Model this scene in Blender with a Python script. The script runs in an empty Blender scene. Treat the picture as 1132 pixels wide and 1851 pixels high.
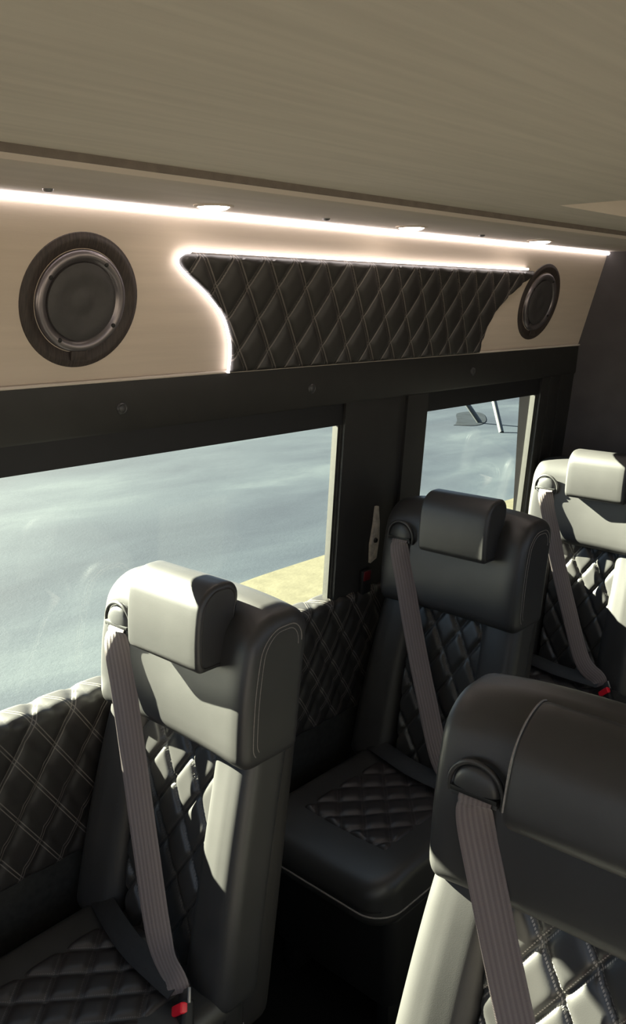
import bpy, bmesh, math, random
from mathutils import Vector, Matrix
from math import sin, cos, tan, pi, sqrt, radians
random.seed(4)
sc = bpy.context.scene
COL = sc.collection

# ------------------------------------------------------------------ camera
YAW, PITCH = 0.745, 0.240
cd = bpy.data.cameras.new('camera'); cam = bpy.data.objects.new('camera', cd); COL.objects.link(cam)
cd.sensor_fit = 'VERTICAL'; cd.sensor_height = 36.0; cd.lens = 36.0 * 1542 / 1851
cd.clip_start = 0.02; cd.clip_end = 500
cam.location = (0, 0, 0)
cam.rotation_euler = (pi / 2 - PITCH, 0, YAW)
sc.camera = cam

# ------------------------------------------------------------------ sky, sun, exposure
w = bpy.data.worlds.new('sky'); sc.world = w; w.use_nodes = True
bg = w.node_tree.nodes['Background']; bg.inputs[0].default_value = (0.62, 0.78, 1.0, 1); bg.inputs[1].default_value = 1.15
SUN_DIR = Vector((1.0, 0.272, -0.53)).normalized()          # travel direction of the light
sd = bpy.data.lights.new('sun', 'SUN'); sd.energy = 132.0; sd.angle = radians(0.6); sd.color = (1.0, 0.91, 0.69)
sun = bpy.data.objects.new('sun', sd); COL.objects.link(sun)
sun.rotation_euler = SUN_DIR.to_track_quat('-Z', 'Y').to_euler(); sun.location = (-6, -3, 5)
sc.view_settings.view_transform = 'Standard'; sc.view_settings.look = 'None'
sc.view_settings.gamma = 1; sc.view_settings.use_curve_mapping = False
sc.view_settings.exposure = 0.0
LED_STRENGTH = 8.0
PUCK_STRENGTH = 22.0

# ------------------------------------------------------------------ materials
def new_mat(name):
    m = bpy.data.materials.new(name); m.use_nodes = True
    nt = m.node_tree; b = nt.nodes['Principled BSDF']
    return m, nt, b
def N(nt, typ, **kw):
    n = nt.nodes.new(typ)
    for k, v in kw.items(): setattr(n, k, v)
    return n
def math_(nt, op, a, b=None, c=None):
    n = nt.nodes.new('ShaderNodeMath'); n.operation = op
    for i, v in enumerate((a, b, c)):
        if v is None: continue
        if isinstance(v, (int, float)): n.inputs[i].default_value = v
        else: nt.links.new(v, n.inputs[i])
    return n.outputs[0]
def noise(nt, scale, detail=4, vec=None, stretch=None, rough=0.5):
    n = N(nt, 'ShaderNodeTexNoise'); n.inputs['Scale'].default_value = scale
    n.inputs['Detail'].default_value = detail; n.inputs['Roughness'].default_value = rough
    if vec is None: vec = N(nt, 'ShaderNodeTexCoord').outputs['Object']
    if stretch:
        mp = N(nt, 'ShaderNodeMapping'); mp.inputs['Scale'].default_value = stretch
        nt.links.new(vec, mp.inputs['Vector']); vec = mp.outputs[0]
    nt.links.new(vec, n.inputs['Vector'])
    return n.outputs['Fac']
def ramp(nt, fac, stops):
    r = N(nt, 'ShaderNodeValToRGB'); cr = r.color_ramp
    while len(cr.elements) < len(stops): cr.elements.new(0.5)
    for e, (p, c) in zip(cr.elements, stops): e.position = p; e.color = (*c, 1)
    nt.links.new(fac, r.inputs[0]); return r.outputs[0]
def bump(nt, b, h, strength, dist=0.001):
    n = N(nt, 'ShaderNodeBump'); n.inputs['Strength'].default_value = strength; n.inputs['Distance'].default_value = dist
    nt.links.new(h, n.inputs['Height']); nt.links.new(n.outputs[0], b.inputs['Normal'])
def surf(name, col, rough=0.5, var=0.12, scale=40, bmp=0.15, spec=0.5, metal=0, stretch=None, dist=0.001, bscale=None, sheen=0):
    m, nt, b = new_mat(name)
    f = noise(nt, scale, stretch=stretch)
    lo = tuple(c * (1 - var) for c in col); hi = tuple(min(1, c * (1 + var)) for c in col)
    nt.links.new(ramp(nt, f, [(0.3, lo), (0.7, hi)]), b.inputs['Base Color'])
    b.inputs['Roughness'].default_value = rough; b.inputs['Metallic'].default_value = metal
    b.inputs['Specular IOR Level'].default_value = spec
    if sheen: b.inputs['Sheen Weight'].default_value = sheen
    if bmp: bump(nt, b, noise(nt, bscale or scale * 8, stretch=stretch), bmp, dist)
    return m
LEATHER = (0.032, 0.031, 0.031)
M = {}
M['leather'] = surf('black_leather', LEATHER, 0.42, 0.10, 12, 0.22, 0.55, bscale=900, dist=0.0006)
M['leather_side'] = surf('black_side_leather', (0.022, 0.020, 0.019), 0.5, 0.10, 12, 0.2, 0.45, bscale=900, dist=0.0006)
M['thread'] = surf('grey_thread', (0.20, 0.18, 0.165), 0.7, 0.2, 300, 0)
M['plastic'] = surf('black_plastic', (0.020, 0.019, 0.018), 0.48, 0.08, 30, 0.12, 0.45, bscale=1200, dist=0.0004)
M['plastic_dark'] = surf('matt_black_plastic', (0.009, 0.009, 0.010), 0.55, 0.08, 30, 0.1, 0.4)
M['guide'] = surf('belt_guide_plastic', (0.035, 0.035, 0.036), 0.4, 0.08, 30, 0.1)
M['band'] = surf('black_trim_panel', (0.020, 0.019, 0.018), 0.5, 0.10, 20, 0.2, 0.4, bscale=700, dist=0.0005)
M['cream'] = surf('cream_fabric', (0.52, 0.44, 0.365), 0.75, 0.05, 25, 0.25, 0.3, stretch=(1, 0.12, 2.5), bscale=260, dist=0.0006)
M['soffit'] = surf('warm_grey_soffit', (0.52, 0.46, 0.40), 0.7, 0.05, 25, 0.2, 0.3, stretch=(1, 0.12, 1))
M['ceiling'] = surf('ceiling_fabric', (0.68, 0.61, 0.52), 0.85, 0.05, 30, 0.35, 0.2, stretch=(2.5, 0.12, 1), bscale=220, dist=0.0008)
M['ceiling_lip'] = surf('ceiling_lip', (0.15, 0.125, 0.105), 0.7)
M['grey'] = surf('dark_grey_upholstery', (0.060, 0.055, 0.056), 0.8, 0.1, 10, 0.3, 0.3, bscale=500)
M['carpet'] = surf('black_carpet', (0.008, 0.008, 0.008), 0.95, 0.3, 200, 0.8, 0.1)
M['wallgrey'] = surf('charcoal_wall_panel', (0.030, 0.029, 0.026), 0.85, 0.2, 60, 0.4, 0.2, bscale=400)
M['gasket'] = surf('grey_gasket', (0.028, 0.027, 0.024), 0.6, 0.1, 60, 0.1)
M['chrome'] = surf('dull_steel', (0.35, 0.34, 0.34), 0.35, 0.05, 50, 0, metal=1)
M['spk_frame'] = surf('speaker_frame_metal', (0.20, 0.18, 0.19), 0.32, 0.1, 30, 0.05, metal=0.75)
M['spk_ring'] = surf('speaker_ring_wood', (0.030, 0.021, 0.018), 0.6, 0.6, 40, 0.4, stretch=(9, 0.8, 1), bscale=150)
M['spk_cone'] = surf('speaker_cone', (0.040, 0.037, 0.038), 0.5, 0.15, 60, 0.3, bscale=1500)
M['hole'] = surf('screw_black', (0.004, 0.004, 0.004), 0.6, 0.1, 60, 0)
M['red'] = surf('red_button', (0.75, 0.012, 0.03), 0.35, 0.05, 30, 0)
M['red_dark'] = surf('dark_red_button', (0.10, 0.006, 0.01), 0.4, 0.05, 30, 0)
M['sunlit_strip'] = surf('pale_sunlit_strip', (0.42, 0.38, 0.32), 0.6, 0.3, 60, 0.2)  # pale tone stands in for sun falling on the pillar strip
M['patch'] = surf('dark_patch', (0.0058, 0.0078, 0.0108), 0.95, 0.3, 4, 0.1, 0.04)  # darker tone than the asphalt around it
M['white'] = surf('white_paint', (0.028, 0.032, 0.033), 0.6)
M['concrete'] = surf('bounce_concrete', (0.12, 0.11, 0.10), 0.9, 0.2, 3, 0.5, 0.2, bscale=40)
M['outer'] = surf('van_outer_paint', (0.25, 0.25, 0.26), 0.4)

def belt_mat():
    m, nt, b = new_mat('belt_webbing')
    uv = N(nt, 'ShaderNodeUVMap').outputs[0]; s = N(nt, 'ShaderNodeSeparateXYZ'); nt.links.new(uv, s.inputs[0])
    rib = math_(nt, 'SINE', math_(nt, 'MULTIPLY', s.outputs[0], 2 * pi * 7))
    f = math_(nt, 'ADD', math_(nt, 'MULTIPLY', rib, 0.18), noise(nt, 60, vec=uv, stretch=(1, 0.05, 1)))
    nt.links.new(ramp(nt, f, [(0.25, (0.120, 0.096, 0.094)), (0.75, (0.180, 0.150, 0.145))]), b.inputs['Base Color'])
    b.inputs['Roughness'].default_value = 0.6; b.inputs['Specular IOR Level'].default_value = 0.3
    b.inputs['Sheen Weight'].default_value = 0.25
    wv = math_(nt, 'SINE', math_(nt, 'MULTIPLY', s.outputs[1], 2 * pi * 500))
    bump(nt, b, math_(nt, 'ADD', rib, math_(nt, 'MULTIPLY', wv, 0.4)), 0.35, 0.0006)
    return m
M['belt'] = belt_mat()
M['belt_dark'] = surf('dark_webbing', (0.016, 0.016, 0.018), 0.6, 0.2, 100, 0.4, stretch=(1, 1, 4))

def quilt_mat(name, P, Q, col=LEATHER, rough=0.36, sep=0.0042, tw=0.0010, thread=(0.30, 0.27, 0.25), dash=True, tstr=1.0):
    """leather sewn in diamonds; the UV map holds metres along the panel"""
    m, nt, b = new_mat(name)
    uv = N(nt, 'ShaderNodeUVMap').outputs[0]; s = N(nt, 'ShaderNodeSeparateXYZ'); nt.links.new(uv, s.inputs[0])
    up = math_(nt, 'MULTIPLY', s.outputs[0], 1 / P); wq = math_(nt, 'MULTIPLY', s.outputs[1], 1 / Q)
    a = math_(nt, 'ADD', up, wq); c = math_(nt, 'SUBTRACT', up, wq)
    gl = sqrt(1 / P ** 2 + 1 / Q ** 2)
    masks = []
    for p, q in ((a, c), (c, a)):
        d = math_(nt, 'ABSOLUTE', math_(nt, 'SUBTRACT', p, math_(nt, 'ROUND', p)))
        d = math_(nt, 'DIVIDE', d, gl)
        k = math_(nt, 'LESS_THAN', math_(nt, 'ABSOLUTE', math_(nt, 'SUBTRACT', d, sep)), tw)
        if dash:
            n_ = 15
            dsh = math_(nt, 'GREATER_THAN', math_(nt, 'SINE', math_(nt, 'MULTIPLY', q, 2 * pi * n_)), -0.35)
            k = math_(nt, 'MULTIPLY', k, dsh)
        masks.append(k)
    k = math_(nt, 'MAXIMUM', masks[0], masks[1])
    k2 = math_(nt, 'MULTIPLY', k, tstr)
    mx = N(nt, 'ShaderNodeMix', data_type='RGBA')
    nt.links.new(k2, mx.inputs[0]); mx.inputs[6].default_value = (*col, 1); mx.inputs[7].default_value = (*thread, 1)
    nt.links.new(mx.outputs[2], b.inputs['Base Color'])
    b.inputs['Roughness'].default_value = rough; b.inputs['Specular IOR Level'].default_value = 0.55
    h = math_(nt, 'ADD', math_(nt, 'MULTIPLY', k, 1.0), math_(nt, 'MULTIPLY', noise(nt, 700, vec=uv), 0.25))
    bump(nt, b, h, 0.5, 0.0008)
    return m
PW, QW = 0.088, 0.135                    # diamonds of the wall panels
PS, QS = 0.086, 0.118                    # diamonds of the seats
M['quilt_wall'] = quilt_mat('quilted_wall_leather', PW, QW, col=(0.017, 0.015, 0.014), rough=0.5, thread=(0.12, 0.105, 0.095), sep=0.0034, tw=0.0010, dash=False)
M['quilt_seat'] = quilt_mat('quilted_seat_leather', PS, QS, rough=0.33, thread=(0.055, 0.052, 0.05))
M['quilt_seat_pale'] = quilt_mat('quilted_seat_leather_pale_thread', PS, QS, rough=0.36, thread=(0.26, 0.24, 0.22))
M['quilt_cushion'] = quilt_mat('quilted_cushion_leather', 0.09, 0.09, rough=0.42, thread=(0.07, 0.06, 0.06), col=(0.024, 0.020, 0.020))

def emit(name, col, s):
    m = bpy.data.materials.new(name); m.use_nodes = True; nt = m.node_tree; nt.nodes.clear()
    e = N(nt, 'ShaderNodeEmission'); e.inputs[0].default_value = (*col, 1); e.inputs[1].default_value = s
    o = N(nt, 'ShaderNodeOutputMaterial'); nt.links.new(e.outputs[0], o.inputs[0]); return m
M['led'] = emit('led_light', (1.0, 0.90, 0.87), LED_STRENGTH)
M['puck'] = emit('puck_light', (1.0, 0.86, 0.74), PUCK_STRENGTH)
def glass():
    m = bpy.data.materials.new('tinted_glass'); m.use_nodes = True; nt = m.node_tree; nt.nodes.clear()
    t = N(nt, 'ShaderNodeBsdfTransparent'); t.inputs[0].default_value = (0.90, 0.95, 0.95, 1)
    g = N(nt, 'ShaderNodeBsdfGlossy'); g.inputs['Roughness'].default_value = 0.02; g.inputs[0].default_value = (0.8, 0.8, 0.8, 1)
    lw = N(nt, 'ShaderNodeLayerWeight'); lw.inputs[0].default_value = 0.5; fac = math_(nt, 'ADD', math_(nt, 'MULTIPLY', math_(nt, 'POWER', lw.outputs['Facing'], 4.0), 0.25), 0.02)
    mx = N(nt, 'ShaderNodeMixShader'); o = N(nt, 'ShaderNodeOutputMaterial')
    nt.links.new(fac, mx.inputs[0]); nt.links.new(t.outputs[0], mx.inputs[1]); nt.links.new(g.outputs[0], mx.inputs[2])
    nt.links.new(mx.outputs[0], o.inputs[0]); return m
M['glass'] = glass()
def asphalt():
    m, nt, b = new_mat('asphalt')
    co = N(nt, 'ShaderNodeTexCoord').outputs['Object']
    warp = N(nt, 'ShaderNodeTexNoise'); warp.inputs['Scale'].default_value = 0.25; nt.links.new(co, warp.inputs['Vector'])
    vm = N(nt, 'ShaderNodeVectorMath'); vm.operation = 'MULTIPLY_ADD'
    nt.links.new(warp.outputs['Color'], vm.inputs[0]); vm.inputs[1].default_value = (2, 2, 0); nt.links.new(co, vm.inputs[2])
    big = noise(nt, 0.45, 6, vec=vm.outputs[0], stretch=(1.3, 0.5, 1), rough=0.6)
    fine = noise(nt, 30, 4, vec=co, rough=0.8)
    f = math_(nt, 'ADD', math_(nt, 'MULTIPLY', big, 0.85), math_(nt, 'MULTIPLY', fine, 0.15))
    c = ramp(nt, f, [(0.36, (0.0072, 0.0104, 0.0168)), (0.46, (0.0104, 0.0144, 0.0212)), (0.54, (0.0138, 0.0186, 0.0255)), (0.66, (0.0240, 0.0305, 0.0365))])
    nt.links.new(c, b.inputs['Base Color']); b.inputs['Roughness'].default_value = 0.85
    b.inputs['Specular IOR Level'].default_value = 0.08
    bump(nt, b, fine, 0.4, 0.01)
    return m
M['asphalt'] = asphalt()
M['drystrip'] = surf('dry_sandy_verge', (0.054, 0.050, 0.034), 0.95, 0.15, 6, 0.4, 0.05, bscale=30, dist=0.006)

# ------------------------------------------------------------------ object helpers
def link_mesh(name, bm, mat, parent=None, smooth=True, auto=None):
    bmesh.ops.recalc_face_normals(bm, faces=bm.faces)
    me = bpy.data.meshes.new(name); bm.to_mesh(me); bm.free()
    o = bpy.data.objects.new(name, me); COL.objects.link(o)
    me.materials.append(M[mat] if isinstance(mat, str) else mat)
    if smooth:
        for p in me.polygons: p.use_smooth = True
        try: me.set_sharp_from_angle(angle=radians(auto or 40))
        except Exception: pass
    if parent: o.parent = parent
    return o
def empty(name, mat4=None, loc=None):
    o = bpy.data.objects.new(name, None); COL.objects.link(o); o.empty_display_size = 0.05
    if mat4 is not None: o.matrix_world = mat4
    if loc is not None: o.location = loc
    return o
def tag(o, label, cat, group=None, kind=None):
    o['label'] = label; o['category'] = cat
    if group: o['group'] = group
    if kind: o['kind'] = kind
    return o
def add_box(bm, lo, hi, bev=0.0, seg=2):
    x0, y0, z0 = lo; x1, y1, z1 = hi
    r = bmesh.ops.create_cube(bm, size=1)
    for v in r['verts']:
        v.co = Vector((x0 + (v.co.x + .5) * (x1 - x0), y0 + (v.co.y + .5) * (y1 - y0), z0 + (v.co.z + .5) * (z1 - z0)))
    if bev:
        es = list({e for v in r['verts'] for e in v.link_edges})
        bmesh.ops.bevel(bm, geom=es, offset=bev, segments=seg, affect='EDGES', profile=0.5)
def box(name, lo, hi, mat, parent=None, bev=0.0, seg=2):
    bm = bmesh.new(); add_box(bm, lo, hi, bev, seg); return link_mesh(name, bm, mat, parent)
def prism_y(bm, pts, y0, y1):
    """closed (x,z) outline pushed along y"""
    a = [bm.verts.new((x, y0, z)) for x, z in pts]; b = [bm.verts.new((x, y1, z)) for x, z in pts]
    n = len(pts)
    bm.faces.new(a); bm.faces.new(b[::-1])
    for i in range(n): bm.faces.new((a[i], b[i], b[(i + 1) % n], a[(i + 1) % n]))
def add_tube(bm, pts, r, seg=8, closed=False, squash=1.0):
    pts = [Vector(p) for p in pts]; n = len(pts); rings = []
    prev = None
    for i, p in enumerate(pts):
        if closed: t = pts[(i + 1) % n] - pts[i - 1]
        else: t = pts[min(i + 1, n - 1)] - pts[max(i - 1, 0)]
        t.normalize()
        ref = prev if prev is not None else (Vector((0, 0, 1)) if abs(t.z) < 0.9 else Vector((1, 0, 0)))
        u = (ref - t * ref.dot(t)).normalized(); v = t.cross(u); prev = u
        rings.append([bm.verts.new(p + u * (r * cos(2 * pi * k / seg)) + v * (r * squash * sin(2 * pi * k / seg))) for k in range(seg)])
    m = n if closed else n - 1
    for i in range(m):
        A, B = rings[i], rings[(i + 1) % n]
        for k in range(seg): bm.faces.new((A[k], A[(k + 1) % seg], B[(k + 1) % seg], B[k]))
    if not closed: bm.faces.new(rings[0][::-1]); bm.faces.new(rings[-1])
def tube(name, pts, r, mat, parent=None, seg=8, closed=False):
    bm = bmesh.new(); add_tube(bm, pts, r, seg, closed); return link_mesh(name, bm, mat, parent, auto=60)
def add_lathe(bm, prof, seg=48, cx=0, cy=0):
    """profile of (r, z) spun about local z"""
    rings = []
    for r, z in prof:
        if r < 1e-6: rings.append([bm.verts.new((cx, cy, z))])
        else: rings.append([bm.verts.new((cx + r * cos(2 * pi * k / seg), cy + r * sin(2 * pi * k / seg), z)) for k in range(seg)])
    for A, B in zip(rings, rings[1:]):
        for k in range(seg):
            k2 = (k + 1) % seg
            q = []
            for v in (A[k % len(A)], A[k2 % len(A)], B[k2 % len(B)], B[k % len(B)]):
                if v not in q: q.append(v)
            if len(q) > 2:
                try: bm.faces.new(q)
                except ValueError: pass
def lathe(name, prof, mat, parent=None, seg=48, cx=0, cy=0, auto=50):
    bm = bmesh.new(); add_lathe(bm, prof, seg, cx, cy); return link_mesh(name, bm, mat, parent, auto=auto)
def catmull(pts, n=8):
    P = [Vector(p) for p in pts]; P = [P[0] * 2 - P[1]] + P + [P[-1] * 2 - P[-2]]; out = []
    for i in range(1, len(P) - 2):
        for k in range(n):
            t = k / n
            out.append(0.5 * ((2 * P[i]) + (P[i + 1] - P[i - 1]) * t + (2 * P[i - 1] - 5 * P[i] + 4 * P[i + 1] - P[i + 2]) * t * t
                              + (3 * P[i] - P[i - 1] - 3 * P[i + 1] + P[i + 2]) * t ** 3))
    out.append(P[-2]); return out

def rr_loop(hw, hd, rc, nx, ny, nc):
    """rounded rectangle loop, constant number of points"""
    rc = max(min(rc, hw * .98, hd * .98), 1e-4); out = []
    cs = [(hw - rc, -hd + rc, -pi / 2), (hw - rc, hd - rc, 0), (-hw + rc, hd - rc, pi / 2), (-hw + rc, -hd + rc, pi)]
    for i, (cx, cy, a0) in enumerate(cs):
        for k in range(nc + 1):
            a = a0 + (pi / 2) * k / nc; out.append((cx + rc * cos(a), cy + rc * sin(a)))
        ax, ay = out[-1]; nx2, ny2, a2 = cs[(i + 1) % 4]; bx, by = nx2 + rc * cos(a2), ny2 + rc * sin(a2)
        n = ny if i % 2 == 0 else nx
        n = ny if i == 0 or i == 2 else nx
        for k in range(1, n): out.append((ax + (bx - ax) * k / n, ay + (by - ay) * k / n))
    return out
def rbox(hw, hd, h, rc, re, fn=None, nx=14, ny=4, nz=14, nc=6, ne=6, re_top=None):
    """soft box centred in x,y, z 0..h: plan corners rc, upper and lower edges rounded by re; fn bends each point"""
    rt = re_top or re
    bm = bmesh.new(); lev = []
    for k in range(ne): a = pi / 2 * k / ne; lev.append((re * (1 - sin(a)), re * (1 - cos(a))))
    for k in range(nz + 1): lev.append((0, re + (h - re - rt) * k / nz))
    for k in range(1, ne + 1): a = pi / 2 * k / ne; lev.append((rt * (1 - cos(a)), h - rt * (1 - sin(a))))
    loops = []
    capn = 4
    def ring(hw_, hd_, rc_, z):
        return [bm.verts.new(Vector((x, y, z))) for x, y in rr_loop(hw_, hd_, rc_, nx, ny, nc)]
    i0, z0 = lev[0]; i1, z1 = lev[-1]
    for s in range(1, capn + 1):
        f = s / (capn + 0.0)
        if s < capn: loops.append(ring((hw - i0) * f, (hd - i0) * f, max(rc - i0, .002) * f, z0))
    for ins, z in lev: loops.append(ring(hw - ins, hd - ins, max(rc - ins * .8, .002), z))
    for s in range(capn - 1, 0, -1):
        f = s / capn; loops.append(ring((hw - i1) * f, (hd - i1) * f, max(rc - i1, .002) * f, z1))
    for A, B in zip(loops, loops[1:]):
        n = len(A)
        for k in range(n): bm.faces.new((A[k], A[(k + 1) % n], B[(k + 1) % n], B[k]))
    for L in (loops[0], loops[-1]):
        c = bm.verts.new(sum((v.co for v in L), Vector()) / len(L)); n = len(L)
        for k in range(n): bm.faces.new((L[k], L[(k + 1) % n], c))
    if fn:
        for v in bm.verts: v.co = Vector(fn(*v.co))
    return bm

def diamond(u, v, P, Q, h, sharp=2.6):
    a = u / P + v / Q; c = u / P - v / Q
    fa = abs(sin(pi * a)); fc = abs(sin(pi * c))
    return h * (1 - (1 - fa) ** sharp) * (1 - (1 - fc) ** sharp)
def quilt_sheet(u0, u1, v0, v1, place, P, Q, h, step=0.006, edge=0.012, depth=0.02, left=None, right=None, sharp=2.6, uvoff=(0, 0)):
    """padded panel: grid over (u,v) raised in diamonds; place(u,v,out) gives the point; left(v)/right(v) shape its ends"""
    bm = bmesh.new(); uvl = bm.loops.layers.uv.new('UVMap')
    nu = max(4, int((u1 - u0) / step)); nv = max(4, int((v1 - v0) / step)); G = []; uvs = {}
    for j in range(nv + 1):
        v = v0 + (v1 - v0) * j / nv; a = left(v) if left else u0; b = right(v) if right else u1; row = []
        for i in range(nu + 1):
            u = a + (b - a) * i / nu
            e = min(u - a, b - u, v - v0, v1 - v); f = min(1, max(0, e / edge)); rim = sqrt(max(0, 1 - (1 - f) ** 2))
            o = -0.5 * depth * (1 - rim) + diamond(u + uvoff[0], v + uvoff[1], P, Q, h, sharp) * rim
            vt = bm.verts.new(place(u, v, o)); uvs[vt] = (u + uvoff[0], v + uvoff[1]); row.append(vt)
        G.append(row)
    for j in range(nv):
        for i in range(nu): bm.faces.new((G[j][i], G[j][i + 1], G[j + 1][i + 1], G[j + 1][i]))
    ring = [(0, i) for i in range(nu)] + [(j, nu) for j in range(nv)] + [(nv, i) for i in range(nu, 0, -1)] + [(j, 0) for j in range(nv, 0, -1)]
    low = []
    for j, i in ring:
        u, v = uvs[G[j][i]]; vt = bm.verts.new(place(u - uvoff[0], v - uvoff[1], -depth)); uvs[vt] = (u, v); low.append(vt)
    n = len(ring)
    for k in range(n):
        A = G[ring[k][0]][ring[k][1]]; B = G[ring[(k + 1) % n][0]][ring[(k + 1) % n][1]]
        bm.faces.new((A, B, low[(k + 1) % n], low[k]))
    bm.faces.new(low)
    for f in bm.faces:
        for l in f.loops: l[uvl].uv = uvs[l.vert]
    return bm
def ribbon(name, pts, normals, width, mat, parent, thick=0.0022, widths=None):
    """flat strap along a path; normals give the way its face looks"""
    bm = bmesh.new(); uvl = bm.loops.layers.uv.new('UVMap'); rows = []; uvs = {}; L = 0
    P = [Vector(p) for p in pts]; NN = [Vector(n).normalized() for n in normals]
    for i, p in enumerate(P):
        t = (P[min(i + 1, len(P) - 1)] - P[max(i - 1, 0)]).normalized(); n = NN[i]; s = t.cross(n).normalized(); n = s.cross(t).normalized()
        if i: L += (P[i] - P[i - 1]).length
        w_ = widths[i] if widths else width
        row = []
        for f, d in ((-.5, 0), (-.46, .5), (0, .62), (.46, .5), (.5, 0), (.46, -.5), (0, -.38), (-.46, -.5)):
            v = bm.verts.new(p + s * w_ * f + n * thick * d); uvs[v] = (f + .5, L); row.append(v)
        rows.append(row)
    for A, B in zip(rows, rows[1:]):
        for k in range(8): bm.faces.new((A[k], A[(k + 1) % 8], B[(k + 1) % 8], B[k]))
    bm.faces.new(rows[0]); bm.faces.new(rows[-1][::-1])
    for f in bm.faces:
        for l in f.loops: l[uvl].uv = uvs[l.vert]
    return link_mesh(name, bm, mat, parent)

def profile(hd, h, r4, n=7, side=6):
    """convex (y,z) outline, z 0..h; r4 = radii front-bottom, back-bottom, back-top, front-top"""
    fb, bb, bt, ft = r4; out = []
    cs = [((-hd + fb, fb), fb, pi), ((hd - bb, bb), bb, 1.5 * pi), ((hd - bt, h - bt), bt, 0), ((-hd + ft, h - ft), ft, .5 * pi)]
    for i, (c, r, a0) in enumerate(cs):
        for k in range(n + 1):
            a = a0 + pi / 2 * k / n; out.append((c[0] + r * cos(a), c[1] + r * sin(a)))
        c2, r2, a2 = cs[(i + 1) % 4]; ax, ay = out[-1]; bx, by = c2[0] + r2 * cos(a2), c2[1] + r2 * sin(a2)
        for k in range(1, side): out.append((ax + (bx - ax) * k / side, ay + (by - ay) * k / side))
    return out
def inset(pts, d):
    n = len(pts); cy = sum(p[0] for p in pts) / n; cz = sum(p[1] for p in pts) / n; out = []
    hy = max(p[0] for p in pts) - cy; hz = max(p[1] for p in pts) - cz
    for y, z in pts: out.append((cy + (y - cy) * (1 - d / hy), cz + (z - cz) * (1 - d / hz)))
    return out
def extr_x(pts, hw, re, fn, nx=20, ne=6):
    bm = bmesh.new(); rows = []
    def ring(x, P): rows.append([bm.verts.new(Vector(fn(x, y, z))) for y, z in P])
    capr = [.25, .5, .75]
    ins_ = [(hw - re + re * sin(a), re * (1 - cos(a))) for a in [pi / 2 * k / ne for k in range(ne + 1)]]
    end = inset(pts, re)
    n = len(pts); cy = sum(p[0] for p in end) / n; cz = sum(p[1] for p in end) / n
    caps = [[(cy + (y - cy) * f, cz + (z - cz) * f) for y, z in end] for f in capr]
    for c in caps: ring(-hw, c)
    for x, d in ins_[::-1]: ring(-x, inset(pts, d))
    for k in range(1, nx): ring(-(hw - re) + 2 * (hw - re) * k / nx, pts)
    for x, d in ins_: ring(x, inset(pts, d))
    for c in caps[::-1]: ring(hw, c)
    for A, B in zip(rows, rows[1:]):
        for k in range(n): bm.faces.new((A[k], A[(k + 1) % n], B[(k + 1) % n], B[k]))
    for L, x in ((rows[0], -hw), (rows[-1], hw)):
        c = bm.verts.new(Vector(fn(x, cy, cz)))
        for k in range(n): bm.faces.new((L[k], L[(k + 1) % n], c))
    return bm

# ------------------------------------------------------------------ wall geometry numbers (metres, camera at the origin)
TC = 0.238                                # lean of the cream cove
TW = 0.073                                # lean of the wall below it
def cove_x(z): return -1.3672 + tan(TC) * z
def wall_x(z): return -1.400 + tan(TW) * (z + 0.15)
def frame(origin, t):                     # local x = along the van, y = up the wall, z = out into the room
    e1 = Vector((0, 1, 0)); e2 = Vector((sin(t), 0, cos(t))); n = Vector((cos(t), 0, -sin(t)))
    m = Matrix((e1, e2, n)).transposed().to_4x4(); m.translation = Vector(origin); return m
FLOOR = -1.70
Y_BACK, Y_FRONT = 2.93, -2.2
CE = 0.19                                 # ceiling height

# ------------------------------------------------------------------ ground outside
gm = bmesh.new(); add_box(gm, (-60, -40, -2.55), (40, 80, -2.35))
o = link_mesh('ground', gm, 'asphalt', smooth=False); tag(o, 'blue grey asphalt of the lot seen through the side windows', 'ground', kind='structure')
bm = bmesh.new()
vp = catmull([(-2.4, 3.9, 0), (-3.5, 3.75, 0), (-4.5, 3.9, 0), (-5.1, 4.4, 0), (-5.22, 5.6, 0), (-5.15, 8.5, 0), (-5.1, 12, 0)], 8)
a = [bm.verts.new((p.x, p.y, -2.335)) for p in vp]; b_ = bm.verts.new((-2.2, 12, -2.335)); bm.faces.new(a + [b_])
r = bmesh.ops.extrude_face_region(bm, geom=list(bm.faces))
for v in [g for g in r['geom'] if isinstance(g, bmesh.types.BMVert)]: v.co.z -= 0.03
o = link_mesh('sandy_verge', bm, 'drystrip', smooth=False); tag(o, 'yellow sandy verge beside the asphalt, seen low in the windows', 'verge', kind='structure')

bm = bmesh.new(); add_box(bm, (2.2, -40, -2.36), (40, 80, -2.33)); add_box(bm, (-20, -40, -2.36), (2.2, -3.6, -2.33))  # unseen pale ground, added to throw sunlight up onto the ceiling
o = link_mesh('bounce_pavement', bm, 'concrete', smooth=False); tag(o, 'pale concrete apron, unseen, added on the door side and ahead of the van to bounce sun inside', 'bounce_pavement', kind='structure')
# ------------------------------------------------------------------ van shell
def tagged_struct(o, label, cat): return tag(o, label, cat, kind='structure')
fb = bmesh.new(); add_box(fb, (-1.60, Y_FRONT, FLOOR - 0.06), (0.45, 3.05, FLOOR))
tagged_struct(link_mesh('floor', fb, 'carpet', smooth=False), 'black van floor under the seats', 'floor')

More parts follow.
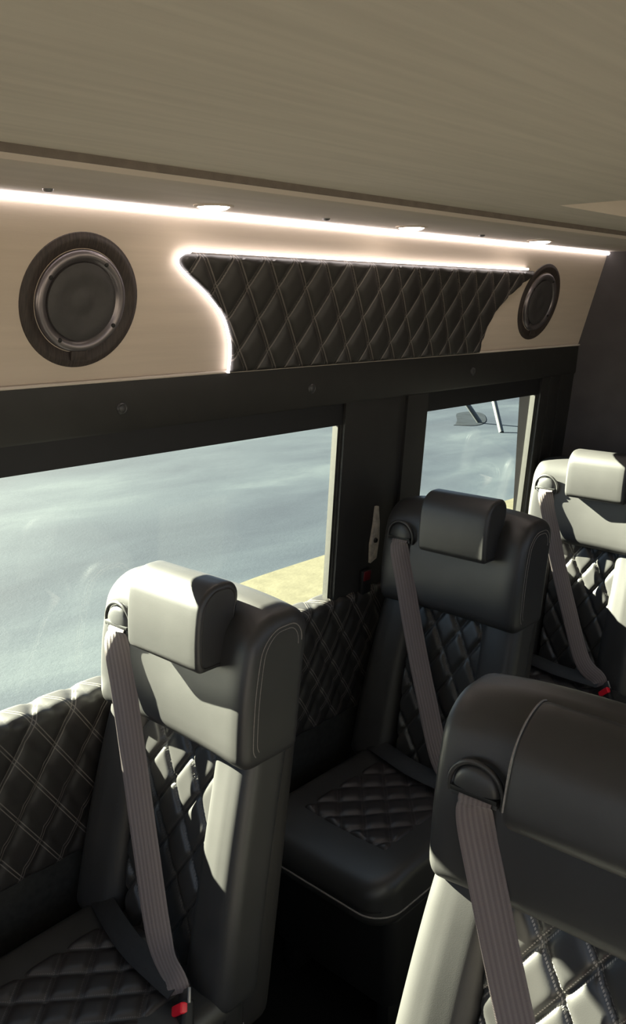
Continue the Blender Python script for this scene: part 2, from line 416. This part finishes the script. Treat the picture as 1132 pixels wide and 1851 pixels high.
# ceiling with a recess cut in it (hatch)
HX, HY = -0.86, 1.66
cb = bmesh.new()
add_box(cb, (-1.035, Y_FRONT, CE), (HX, 3.05, CE + 0.10))
add_box(cb, (HX, Y_FRONT, CE), (0.45, HY, CE + 0.10))
add_box(cb, (HX, 2.55, CE), (0.45, 3.05, CE + 0.10))
add_box(cb, (-0.10, HY, CE), (0.45, 2.55, CE + 0.10))
add_box(cb, (HX, HY, CE + 0.035), (-0.10, 2.55, CE + 0.10))
add_box(cb, (-1.60, Y_FRONT, 0.215), (-1.035, 3.05, CE + 0.10))
tagged_struct(link_mesh('ceiling', cb, 'ceiling', smooth=False), 'grey beige fabric ceiling with a shallow hatch recess', 'ceiling')

# soffit that carries the round lights
sb = bmesh.new(); prism_y(sb, [(-1.325, .172), (-1.05, .168), (-1.036, .172), (-1.030, .181), (-1.032, .215), (-1.40, .215), (-1.40, .172)], Y_FRONT, Y_BACK + 0.02)
tagged_struct(link_mesh('trim_1', sb, 'soffit'), 'narrow warm grey soffit strip along the edge of the ceiling', 'trim')
sb = bmesh.new(); prism_y(sb, [(-1.036, CE - .011), (-1.0285, CE - .011), (-1.0285, CE + .003), (-1.036, CE + .003)], Y_FRONT, Y_BACK)
tagged_struct(link_mesh('trim_2', sb, 'ceiling_lip'), 'dark seam where the soffit meets the ceiling', 'trim')

# cream cove
cb = bmesh.new(); prism_y(cb, [(cove_x(.172), .172), (cove_x(.0), .0), (cove_x(-.1445), -.1445), (cove_x(-.1445) - .05, -.1445), (cove_x(.172) - .05, .18)], Y_FRONT, Y_BACK + .003)
tagged_struct(link_mesh('wall_left_upper', cb, 'cream', smooth=False), 'cream fabric cove panel sloping between windows and ceiling', 'wall')
# edge bead under the cove
o = tube('trim_3', [(cove_x(-.143) + .004, Y_FRONT, -.1435), (cove_x(-.143) + .004, Y_BACK - .01, -.1435)], .0035, 'soffit'); tagged_struct(o, 'thin pale bead between cream cove and black window band', 'trim')

# black band above the windows
bb = bmesh.new(); prism_y(bb, [(wall_x(-.147) + .004, -.147), (wall_x(-.24) + .006, -.24), (wall_x(-.245) + .002, -.246), (wall_x(-.245) - .06, -.246), (wall_x(-.147) - .06, -.147)], Y_FRONT, 2.905)
tagged_struct(link_mesh('trim_4', bb, 'band'), 'wide black trim band running above the windows', 'trim')

# main body of the wall: header, piers, lower wall (outer skin included)
WIN = [(0.10, 1.643), (2.015, 2.668), (-1.75, -0.12)]
ZT, ZB = -0.300, -0.800
def wall_piece(bm, z0, z1, y0, y1, thick=0.034, inset=0.0):
    prism_y(bm, [(wall_x(z0) - inset, z0), (wall_x(z1) - inset, z1), (wall_x(z1) - thick, z1), (wall_x(z0) - thick, z0)], y0, y1)
wb = bmesh.new()
prism_y(wb, [(wall_x(ZT) - .010, ZT), (wall_x(.2) - .03, .20), (wall_x(.2) - .085, .20), (wall_x(ZT) - .060, ZT + .035), (wall_x(ZT) - .034, ZT + .012)], Y_FRONT, 3.05)
for y0, y1 in ((1.643, 2.015), (2.668, 3.05), (-.12, .10), (Y_FRONT, -1.75)): wall_piece(wb, ZB, ZT, y0, y1, inset=0.006)
wall_piece(wb, FLOOR, ZB, Y_FRONT, 3.05, inset=0.0)
tagged_struct(link_mesh('wall_left', wb, 'wallgrey', smooth=False), 'charcoal side wall with the window openings', 'wall')
hb = bmesh.new()
prism_y(hb, [(wall_x(-.244) - .008, -.244), (wall_x(ZT) - .006, ZT - .002), (wall_x(ZT) - .012, ZT - .002), (wall_x(-.244) - .012, -.244)], Y_FRONT, 2.80)
tagged_struct(link_mesh('trim_5', hb, 'plastic_dark', smooth=False), 'matt black header strip directly over the glass', 'trim')

# pillar covers with their vertical ridges
def pillar(name, y0, y1, ridges, label, zb=-.80):
    bm = bmesh.new()
    for a, b, th in ridges:
        prism_y(bm, [(wall_x(zb) + th, zb), (wall_x(-.246) + th, -.246), (wall_x(-.246) - .006, -.246), (wall_x(zb) - .006, zb)], a, b)
    o = link_mesh(name, bm, 'band'); tagged_struct(o, label, 'trim')
    return o
pillar('trim_6', 1.65, 2.01, [(1.648, 1.79, .002), (1.79, 1.905, -.002), (1.905, 1.918, .007), (1.918, 2.008, .003)], 'black pillar cover with vertical ridges between the two windows')
pillar('trim_7', 2.675, 2.90, [(2.672, 2.72, .002), (2.72, 2.735, .007), (2.735, 2.80, -.001), (2.80, 2.815, .006), (2.815, 2.905, .001)], 'black pillar cover behind the rear side window', zb=-1.2)

# windows: gasket frame and pane
def window(i, y0, y1, label):
    bm = bmesh.new()
    x = wall_x
    d0, d1 = 0.012, 0.030
    for a, b, c, d in ((y0, y1, ZT + .001, ZT + .012), (y0, y1, ZB, ZB + .012), (y0, y0 + .006, ZB, ZT), (y1 - .006, y1, ZB, ZT)):
        prism_y(bm, [(x(c) - d0, c), (x(d) - d0, d), (x(d) - d1, d), (x(c) - d1, c)], a, b)
    w_ = link_mesh('window_%d' % i, bm, 'gasket', smooth=False); tagged_struct(w_, label, 'window')
    bm = bmesh.new(); prism_y(bm, [(x(ZB) - .020, ZB), (x(ZT) - .020, ZT + .004), (x(ZT) - .024, ZT + .004), (x(ZB) - .024, ZB)], y0 + .002, y1 - .002)
    link_mesh('glass_pane', bm, 'glass', w_, smooth=False)
window(1, *WIN[0], 'large side window nearest the camera')
window(2, *WIN[1], 'smaller side window further back')
window(3, *WIN[2], 'side window ahead of the first seat row')

# rear wall (curving into the side), right wall with openings, front end stays open for the windscreen
rb = bmesh.new()
pr = [(-1.56, 2.80), (-1.52, 2.815), (-1.47, 2.862), (-1.44, 2.892), (-1.40, 2.912), (-1.33, 2.930), (-1.0, 2.955), (0.45, 2.955), (0.45, 3.05), (-1.56, 3.05)]
A = [rb.verts.new((x, y, FLOOR)) for x, y in pr]; B = [rb.verts.new((x, y, CE + .03)) for x, y in pr]
for i in range(len(pr)): rb.faces.new((A[i], B[i], B[(i + 1) % len(pr)], A[(i + 1) % len(pr)]))
rb.faces.new(A); rb.faces.new(B)
tagged_struct(link_mesh('wall_rear', rb, 'grey', auto=50), 'dark grey upholstered rear wall of the van', 'wall')
rw = bmesh.new()
XR = 0.37
add_box(rw, (XR, Y_FRONT, FLOOR), (XR + .08, -.95, CE + .1)); add_box(rw, (XR, .45, FLOOR), (XR + .08, 3.05, -.70))
add_box(rw, (XR, .45, -.70), (XR + .08, .70, CE)); add_box(rw, (XR, 2.5, -.70), (XR + .08, 3.05, CE))
add_box(rw, (XR, -.95, -.02), (XR + .08, 3.05, CE + .1)); add_box(rw, (XR, 1.5, -.70), (XR + .08, 1.75, -.02))
tagged_struct(link_mesh('wall_right', rw, 'wallgrey', smooth=False), 'charcoal wall on the door side with the open doorway', 'wall')
fw = bmesh.new(); add_box(fw, (-1.6, Y_FRONT - .05, FLOOR), (.45, Y_FRONT, -.85)); add_box(fw, (-1.6, Y_FRONT - .05, .05), (.45, Y_FRONT, .3))
tagged_struct(link_mesh('wall_front', fw, 'wallgrey', smooth=False), 'low partition at the front end under the windscreen', 'wall')

# ------------------------------------------------------------------ lights along the cove
def led(name, pts, r, label):
    o = tube(name, pts, r, 'led', seg=8); tag(o, label, 'light', 'white light strips of the cove'); return o
led('led_strip', [(cove_x(.165) + .005, Y_FRONT + .02, .1655), (cove_x(.165) + .005, 2.925, .1655)], .0060, 'long white light strip in the corner between cove and soffit')
led('led_strip', [(XR - .06, Y_FRONT + .02, .150), (XR - .06, 2.90, .150)], .007, 'long white light strip under the ceiling on the door side')
PYL = [-0.13, 0.47, 1.068, 1.665, 2.27]
PLAB = {1: 'round recessed light out on the near soffit', 2: 'round lit spotlight in the soffit above the left end of the quilted strip',
        3: 'round lit spotlight in the soffit above the middle of the quilted strip', 4: 'round lit spotlight in the soffit nearest the rear wall'}
for i, y in enumerate(PYL):
    if i < 2: continue
    p = empty('puck_light', Matrix.Translation((-1.228, y, .1695)) @ Matrix.Rotation(pi, 4, 'X'))
    tag(p, PLAB[i], 'light', 'round soffit spotlights')
    lathe('bezel', [(.036, -.001), (.036, .002), (.033, .003), (.029, .002), (.029, .001)], 'soffit', p, 32)
    lathe('lens', [(.0, .0085), (.014, .0080), (.024, .0055), (.029, .002), (.029, -.001)], 'puck', p, 32)
for y, l in ((.745, 'small dark screw in the soffit left of the first spotlight'), (1.385, 'small dark screw in the soffit between first and second spotlight'), (1.985, 'small dark screw in the soffit between second and third spotlight')):
    p = lathe('soffit_screw', [(0, .004), (.004, .0038), (.0075, .002), (.0085, -.001)], 'chrome', None, 20)
    p.matrix_world = Matrix.Translation((-1.240, y, .1695)) @ Matrix.Rotation(pi, 4, 'X'); tag(p, l, 'screw', 'screws in the soffit')

# ------------------------------------------------------------------ quilted strip on the cove
fC = frame((cove_x(0), 0, 0), TC)
kz = 1 / cos(TC)
lc = [(-.1435, 1.2455), (-.11, 1.243), (-.071, 1.234), (-.024, 1.207), (.020, 1.155), (.050, 1.108), (.070, 1.080), (.082, 1.072), (.090, 1.076), (.096, 1.094)]
rc_ = [(-.1435, 2.232), (-.083, 2.243), (-.050, 2.256), (-.019, 2.277), (.015, 2.312), (.045, 2.352), (.070, 2.40), (.085, 2.43), (.096, 2.449)]
def interp(tab, z):
    if z <= tab[0][0]: return tab[0][1]
    for (a, ya), (b, yb) in zip(tab, tab[1:]):
        if z <= b: t = (z - a) / (b - a); return ya + (yb - ya) * t
    return tab[-1][1]
qp = empty('quilted_cove_panel', fC @ Matrix.Translation((1.75, 0, 0)))
tag(qp, 'long black diamond-quilted strip on the cream cove between the speakers', 'wall panel')
bm = quilt_sheet(1.07, 2.45, -.1435 * kz, .096 * kz, lambda u, v, o: Vector((u - 1.75, v, .014 + o)), PW, QW, .0085, step=.0055, edge=.010, depth=.014,
                 left=lambda v: interp(lc, v / kz), right=lambda v: interp(rc_, v / kz), sharp=2.6, uvoff=(0.02, 0.03))
link_mesh('quilted_pad', bm, 'quilt_wall', qp, auto=70)
# light strip round its top and left edge
edge = [(2.40, .099)] + [(1.10 + (2.40 - 1.10) * k / 10, .0985) for k in range(9, -1, -1)]
path = [Vector((y - 1.75, z * kz + .003, .010)) for y, z in edge]
lf = [(1.085, .0965), (1.071, .088), (1.070, .078), (1.079, .067), (1.103, .050), (1.150, .020), (1.202, -.024), (1.229, -.071), (1.238, -.11), (1.240, -.143)]
lfp = catmull([Vector((y - 1.75, z * kz, .010)) for y, z in [(1.10, .0985)] + lf], 5)
o = tube('led_edging', path + lfp[1:], .0032, 'led', None, 8); o.matrix_world = fC @ Matrix.Translation((1.75, 0, 0))
tag(o, 'white light strip tracing the top and curved left edge of the quilted strip', 'light', 'white light strips of the cove')

# ------------------------------------------------------------------ speakers
def speaker(y, label):
    R = .1150
    p = empty('wall_speaker', frame((cove_x(.003), y, .003), TC)); tag(p, label, 'speaker', 'round speakers in the cove')
    lathe('trim_ring', [(R + .006, -.001), (R + .0045, .002), (R, .003), (R - .003, .005), (R - .008, .0045), (R - .024, -.0005), (R - .026, -.002)], 'spk_ring', p, 72)
    f = lathe('frame', [(.092, -.002), (.0905, .005), (.086, .0085), (.080, .0085), (.074, .006), (.070, .001), (.066, .000)], 'spk_frame', p, 72)
    lathe('grille', [(.0705, .000), (.069, .006), (.060, .0095), (.045, .0085), (.028, .0060), (.020, .0065), (.012, .009), (0, .010)], 'spk_cone', p, 72)
    for k in range(4):
        a = radians(52 + 90 * k) + .1
        lathe('screw', [(0, .0095), (.003, .0095), (.0042, .0085), (.0042, .006)], 'hole', f, 14, cx=.0795 * cos(a), cy=.0795 * sin(a))
    bm = bmesh.new(); add_box(bm, (-.017, -.106, .001), (.017, -.088, .0075), .0015); link_mesh('terminal_tab', bm, 'spk_ring', p)
speaker(.871, 'large round speaker at the left of the cove, grille and four screws visible')
speaker(2.543, 'round speaker seen edge-on at the rear end of the cove')

# buttons on the band
for y, l in ((.968, 'black button cap on the band above the left part of the near window'), (1.512, 'black button cap on the band near the right end of the near window'), (2.222, 'black button cap on the band above the rear window')):
    o = lathe('button_cap', [(0, .0045), (.004, .0042), (.0075, .0025), (.0095, .0035), (.0115, .002), (.0125, -.001)], 'guide', None, 28)
    o.matrix_world = frame((wall_x(-.199) + .0055, y, -.199), TW); tag(o, l, 'button cap', 'button caps on the black band')

# strip with sunlight put into its pale colour, and red button, on the pillar
fP = frame((wall_x(-.62), 1.800, -.62), TW)
pb = empty('pillar_belt_anchor', fP); tag(pb, 'narrow strip coloured as if sunlit, on the black pillar left of the second seat', 'belt anchor')
bm = bmesh.new(); pts = [(-.014, -.085), (.012, -.075), (.018, -.02), (.014, .03), (.004, .078), (-.006, .078), (-.010, .02), (-.018, -.03)]
v0 = [bm.verts.new((x, y, .004)) for x, y in pts]; v1 = [bm.verts.new((x, y, .012)) for x, y in pts]
bm.faces.new(v1); bm.faces.new(v0[::-1])
for i in range(8): bm.faces.new((v0[i], v0[(i + 1) % 8], v1[(i + 1) % 8], v1[i]))
link_mesh('strip', bm, 'sunlit_strip', pb, smooth=False)
lathe('bolt', [(0, .017), (.006, .0165), (.008, .012)], 'plastic_dark', pb, 16, cx=0, cy=-.02)
box('buckle', (-.05, -.17, .002), (-.01, -.10, .018), 'plastic_dark', pb, .004)
box('release_button', (-.047, -.13, .012), (-.018, -.102, .0205), 'red_dark', pb, .003)

# ------------------------------------------------------------------ quilted lower side panel with padded sill
sp = empty('quilted_side_panel', frame((wall_x(-.96), 1.1, -.96), TW)); tag(sp, 'black diamond-quilted side panel with padded sill below the windows', 'wall panel')
def place_side(u, v, o):                   # v: 0 at the lower edge, wraps over the sill after v = H
    H = .345; R = .016
    if v <= H: return Vector((u - 1.1, v - .185, .012 + o))
    s = v - H; L = R * pi / 2
    if s <= L:
        a = s / R; return Vector((u - 1.1, H - .185 + (R + o) * sin(a), .012 - R + (R + o) * cos(a)))
    return Vector((u - 1.1, H - .185 + R + o, .012 - R - (s - L)))
bm = quilt_sheet(-.6, 2.66, 0, .345 + .025 + .045, place_side, PW * 1.03, QW * 1.15, .0065, step=.0062, edge=.010, depth=.010, sharp=2.6, uvoff=(0.0, -.012))
link_mesh('quilted_pad', bm, 'quilt_wall', sp, auto=70)

# ------------------------------------------------------------------ seats
ZC = .47                                  # height of the cushion top above the floor
def lean(z):                              # how far the back leans away at height z
    return (z - .92) * (.20 if z < .92 else .13)
SX = 0.90
def make_seat(variant=0):
    """origin on the floor under the middle of the backrest, facing -y"""
    root = empty('van_seat')
    # cushion --------------------------------------------------
    def cush(x, y, z):
        t = max(0, (-y - .12) / .13)
        z2 = z + .012 * (x / .23) ** 2 * (1 if z > .06 else 0) - .02 * max(0, t) ** 2 * (1 if z > .06 else 0)
        return (x, y - .29, ZC - .125 + z2)
    c = link_mesh('cushion', rbox(.235, .265, .125, .075, .035, cush, nx=20, ny=20, nz=6), 'leather', root, auto=80)
    def pc(u, v, o): return Vector((u, v, ZC + .0035 + o * .9 + .010 * (u / .23) ** 2 - .004))
    link_mesh('quilted_seat_pad', quilt_sheet(-.145, .145, -.44, -.05, pc, .09, .09, .010, step=.006, edge=.014, depth=.012), 'quilt_cushion', c, auto=75)
    # piping under the cushion edge
    lp = rr_loop(.2365, .2665, .076, 10, 10, 8)
    tube('piping', [(x, y - .29, ZC - .085 + 0.0) for x, y in lp], .0022, 'thread', c, 6, closed=True)
    b = link_mesh('seat_base', rbox(.21, .22, ZC - .13 - .10, .03, .01, lambda x, y, z: (x, y - .27, z + .10), nx=2, ny=2, nz=2), 'plastic_dark', root)
    for sx in (-1, 1):
        bm = bmesh.new(); add_box(bm, (sx * .17 - .02, -.47, 0), (sx * .17 + .02, -.07, .105), .004); link_mesh('floor_rail', bm, 'plastic_dark', root)
    # backrest shell ------------------------------------------
    Zt = .985; H0 = .36
    def shell(x, y, z):
        zz = H0 + z; return (x * (1 + (.24 if x < 0 else .03) * min(1, max(0, (.95 - zz) / .5)) ** .8), y + .072 + lean(zz) * .85, zz)
    shl = link_mesh('back_shell', rbox(.222, .042, Zt - H0 + .12, .035, .03, shell, nx=8, ny=5, nz=14), 'leather_side', root, auto=80)
    # side bolsters: soft wings that thin out upwards and swell low down
    for sx in (-1, 1):
        def wing(x, y, z, sx=sx):
            zz = ZC - .03 + z; f = (zz - .45) / .5
            ww = 1.0 + .22 * (1 - min(1, max(0, f)))
            x2 = sx * .2305 + sx * (-.055 * ww) * (1 - (x * sx + .055) / .11) * 2 * .5 - sx * 0.0
            # x in -.055..+.055 ; outer edge stays, inner edge widens
            x2 = sx * (.2305 + (.060 if sx < 0 else .012) * (1 - min(1, max(0, f))) ** .8 - (.055 - x * sx) * ww * 1.08)
            fwd = -.014 * (1 - min(1, abs(f - .42) * 1.5) ** 2) * min(1, (x * sx + .055) / .06)
            return (x2, y + .032 + lean(zz) + fwd, zz)
        link_mesh('side_bolster', rbox(.055, .054, .56, .030, .03, wing, nx=8, ny=6, nz=22, nc=8), 'leather', root, auto=80)
    # quilted middle
    def pb_(u, v, o):
        f = (v - .45) / .5
        return Vector((u, lean(v) + .004 - o + .008 * (1 - (u / .15) ** 2) - .012 * sin(pi * min(1, max(0, f))), v))
    lw = lambda v: -(.125 + .014 * min(1, max(0, (v - .45) / .5)))
    link_mesh('quilted_back_panel', quilt_sheet(-.14, .14, ZC - .02, .955, pb_, PS, QS, .0120, step=.0048, edge=.010, depth=.02,
              left=lw, right=lambda v: -lw(v), sharp=4.2, uvoff=(.01, .02)), 'quilt_seat' if variant == 0 else 'quilt_seat_pale', root, auto=75)
    # head bolster ---------------------------------------------
    HB0, HH = .905, .285
    def head(x, y, z):
        zz = HB0 + z; t = z / HH
        front = max(0, min(1, (-y + .02) / .07))
        bulge = -.012 * (1 - (2 * t - .9) ** 2) * front
        conc = .018 * (1 - min(1, abs(x) / .20) ** 2) * front * (.5 + .5 * t)
        crown = -.016 * (abs(x) / .235) ** 3 * max(0, t - .5) * 2
        return (x, y + .022 + lean(zz) + bulge + conc, zz + crown)
    hp_ = profile(.070, HH, (.030, .012, .050, .058), 8, 9)
    hb = link_mesh('head_bolster', extr_x(hp_, .2375, .022, head, nx=26), 'leather', root, auto=85)
    for sx in (-1, 1):                       # double seam round each side panel
        for d in (.022, .030):
            P = inset(hp_, d); n = len(P)
            ks = range(int(n * .50), int(n * 1.08))
            tube('stitching', [tuple(Vector(head(sx * .2368, *P[k % n])) + Vector((sx * .0008, 0, 0))) for k in ks], .0010 if d < .025 else .0008, 'thread', hb, 5)
    # head pad -------------------------------------------------
    if variant == 0:
        pp = profile(.046, .152, (.016, .020, .036, .040), 8, 7)
        def pad(x, y, z):
            t = z / .152; zz = 1.080 + z
            return (x + .040, y * (.80 + .20 * t) - .064 - .006 * sin(pi * t) * (1 if y < 0 else 0) + lean(zz) + .006 * t, zz)
        hp = link_mesh('head_pad', extr_x(pp, .111, .010, pad, nx=12), 'leather', root, auto=85)
        for sx in (-1, 1):
            P = inset(pp, .010); tube('seam', [pad(sx * .1108, y, z) for y, z in P], .0016, 'leather_side', hp, 6, closed=True)
    else:
        pp = profile(.054, .150, (.034, .020, .050, .058), 8, 7)
        def pad(x, y, z):
            t = z / .150; zz = 1.040 + z
            return (x + .068, y - .040 + lean(zz) - .006 * sin(pi * t) + .020 * t, zz)
        hp = link_mesh('head_pad', extr_x(pp, .172, .014, pad, nx=12), 'leather', root, auto=85)
        n = len(pp); ks = range(int(n * .52), int(n * 1.02))
        tube('stitching', [tuple(Vector(pad(-.165, *inset(pp, -.0006)[k % n]))) for k in ks], .0014, 'thread', hp, 6)
    # belt guide ------------------------------------------------
    gx, gz = (-.168, 1.098) if variant == 0 else (-.160, 1.072)
    gy = -.002 + head(gx, -.070, gz - HB0)[1]
    bm = bmesh.new()
    # arch hood
    prof = []
    W2, Hh = .040, .036
    rows = []
    for j in range(9):
        rr = 1 - j / 8 * .0 - j / 8 * 1.0
        q = j / 8; row = []
        for k in range(25):
            a = pi * k / 24
            sx_ = (1 - q * .98)
            out = .011 * sqrt(max(0, 1 - (1 - q) ** 2)) + .001
            row.append(bm.verts.new((gx + W2 * sx_ * cos(a), gy - out, gz - .006 + Hh * sx_ * sin(a))))
        rows.append(row)
    for A_, B_ in zip(rows, rows[1:]):
        for k in range(24): bm.faces.new((A_[k], A_[k + 1], B_[k + 1], B_[k]))
    base_ = [bm.verts.new((v.co.x, gy + .02, v.co.z)) for v in rows[0]]
    for k in range(24): bm.faces.new((rows[0][k], rows[0][k + 1], base_[k + 1], base_[k]))
    g = link_mesh('belt_guide', bm, 'guide', root, auto=60)
    arc = [(gx + (W2 + .005) * cos(pi * k / 24 * 1.25 - pi * .125), gy - .003 + (0.004 if k in (0, 24) else 0), gz - .006 + (Hh + .005) * sin(pi * k / 24 * 1.25 - pi * .125)) for k in range(25)]
    tube('rim', arc, .0040, 'leather', g, 8)
    box('slot', (gx - .039, gy - .0115, gz - .0125), (gx + .039, gy + .012, gz - .0055), 'hole', g, .001)
    box('slot_lip', (gx - .038, gy - .0085, gz - .0205), (gx + .038, gy + .012, gz - .0130), 'guide', g, .0015)
    # shoulder belt ---------------------------------------------
    P0 = [(gx + .003, gy - .002, gz - .011), (gx + .004, gy - .012, gz - .016), (gx + .010, gy - .018, gz - .040), (gx + .040, gy - .026, gz - .12),
          (gx + .096, -.078, gz - .26), (gx + .168, -.108, gz - .40), (gx + .248, -.140, gz - .54), (gx + .322, -.160, ZC + .050), (gx + .334, -.160, ZC + .030)]
    pts = catmull(P0, 7); nrm = []
    for i in range(len(pts)):
        t = i / (len(pts) - 1); q = min(1, max(0, i - 9) / 8); nrm.append(Vector(((.98 - .35 * t) * q, -1, .12 + 2.2 * max(0, 1 - i / 9))))
    ribbon('shoulder_belt', pts, nrm, .054, 'belt', root, widths=[.054 if i < len(pts) - 8 else .054 - .0016 * (i - len(pts) + 9) for i in range(len(pts))])
    ex = gx + .338
    # latch and buckle
    R = Matrix.Translation((ex + .012, -.160, ZC + .026)) @ Matrix.Rotation(radians(-42), 4, 'Y') @ Matrix.Rotation(radians(-30), 4, 'X')
    bk = link_mesh('belt_buckle', rbox(.021, .0125, .070, .008, .006, lambda x, y, z: R @ Vector((x, y, z - .072)), nx=3, ny=2, nz=3), 'plastic_dark', root)
    link_mesh('release_button', rbox(.021, .009, .019, .004, .003, lambda x, y, z: R @ Vector((x, y - .0085, z - .026)), nx=2, ny=2, nz=2), 'red', bk)
    bm = rbox(.023, .0035, .026, .004, .001, lambda x, y, z: R @ Vector((x, y, z - .010)), nx=2, ny=2, nz=2); link_mesh('latch_tongue', bm, 'chrome', bk)
    lb = catmull([(-.232, -.075, ZC - .02), (-.215, -.095, ZC + .022), (-.12, -.125, ZC + .032), (0.0, -.150, ZC + .034), (ex - .01, -.162, ZC + .040)], 6)
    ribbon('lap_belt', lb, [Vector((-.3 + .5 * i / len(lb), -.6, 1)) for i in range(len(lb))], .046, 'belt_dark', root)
    tube('buckle_stalk', catmull([(ex + .02, -.13, ZC + .0), (ex + .06, -.11, ZC - .03), (.20, -.09, ZC - .10), (.226, -.08, ZC - .16)], 5), .007, 'plastic_dark', root)
    # shrink to the true width
    def kids(o):
        for ch in o.children:
            yield ch; yield from kids(ch)
    for ch in kids(root):
        for v in ch.data.vertices: v.co.x *= SX
    return root

def copy_tree(o, parent=None):
    c = o.copy(); COL.objects.link(c)
    if parent: c.parent = parent
    for ch in list(o.children): copy_tree(ch, c)
    return c
def put(o, x, y, rz, label):
    o.location = (x, y, FLOOR); o.rotation_euler = (0, 0, rz); tag(o, label, 'seat', 'black leather van seats')
s1 = make_seat(0)
s2 = copy_tree(s1); s3 = copy_tree(s1)
put(s1, -1.195, .935, radians(1), 'black leather van seat, large in the left foreground, beside the near window with sunlit headrest')
put(s2, -1.175, 1.82, radians(0), 'black leather van seat in the middle, its headrest in shade in front of the pillar')
put(s3, -1.190, 2.66, radians(0), 'black leather van seat furthest back, partly cut by the right edge of the picture')
s4 = make_seat(1)
put(s4, -.390, .945, radians(3), 'black leather van seat in the right foreground with wide smooth headrest in shade')

# ------------------------------------------------------------------ lot furniture far outside
def post(x0, y0, x1, y1, h, label):
    o = tube('leaning_post', [(x0, y0, -2.35), ((x0 + x1) / 2, (y0 + y1) / 2, -2.35 + h / 2), (x1, y1, -2.35 + h)], .05, 'white'); tag(o, label, 'post', 'white posts out on the asphalt')
post(-8.16, 14.05, -8.6, 14.35, .75, 'right one of two white leaning posts beyond the rear window')
post(-9.15, 14.90, -9.6, 14.6, .75, 'left one of two white leaning posts beyond the rear window')

bm = bmesh.new(); pp_ = [(p.x, p.y) for p in catmull([(-9.35, 14.25, 0), (-9.0, 14.5, 0), (-9.2, 15.2, 0), (-9.9, 16.2, 0), (-10.3, 16.3, 0), (-10.3, 15.8, 0), (-9.7, 14.9, 0), (-9.38, 14.35, 0)], 4)]; NP = len(pp_)
a = [bm.verts.new((x, y, -2.35)) for x, y in pp_]; b_ = [bm.verts.new((x, y, -2.34)) for x, y in pp_]
bm.faces.new(b_); bm.faces.new(a[::-1])
for i in range(NP): bm.faces.new((a[i], a[(i + 1) % NP], b_[(i + 1) % NP], b_[i]))
tag(link_mesh('asphalt_patch', bm, 'patch', smooth=False), 'dark irregular patch on the asphalt beyond the rear window', 'ground', kind='structure')

bpy.context.view_layer.update()
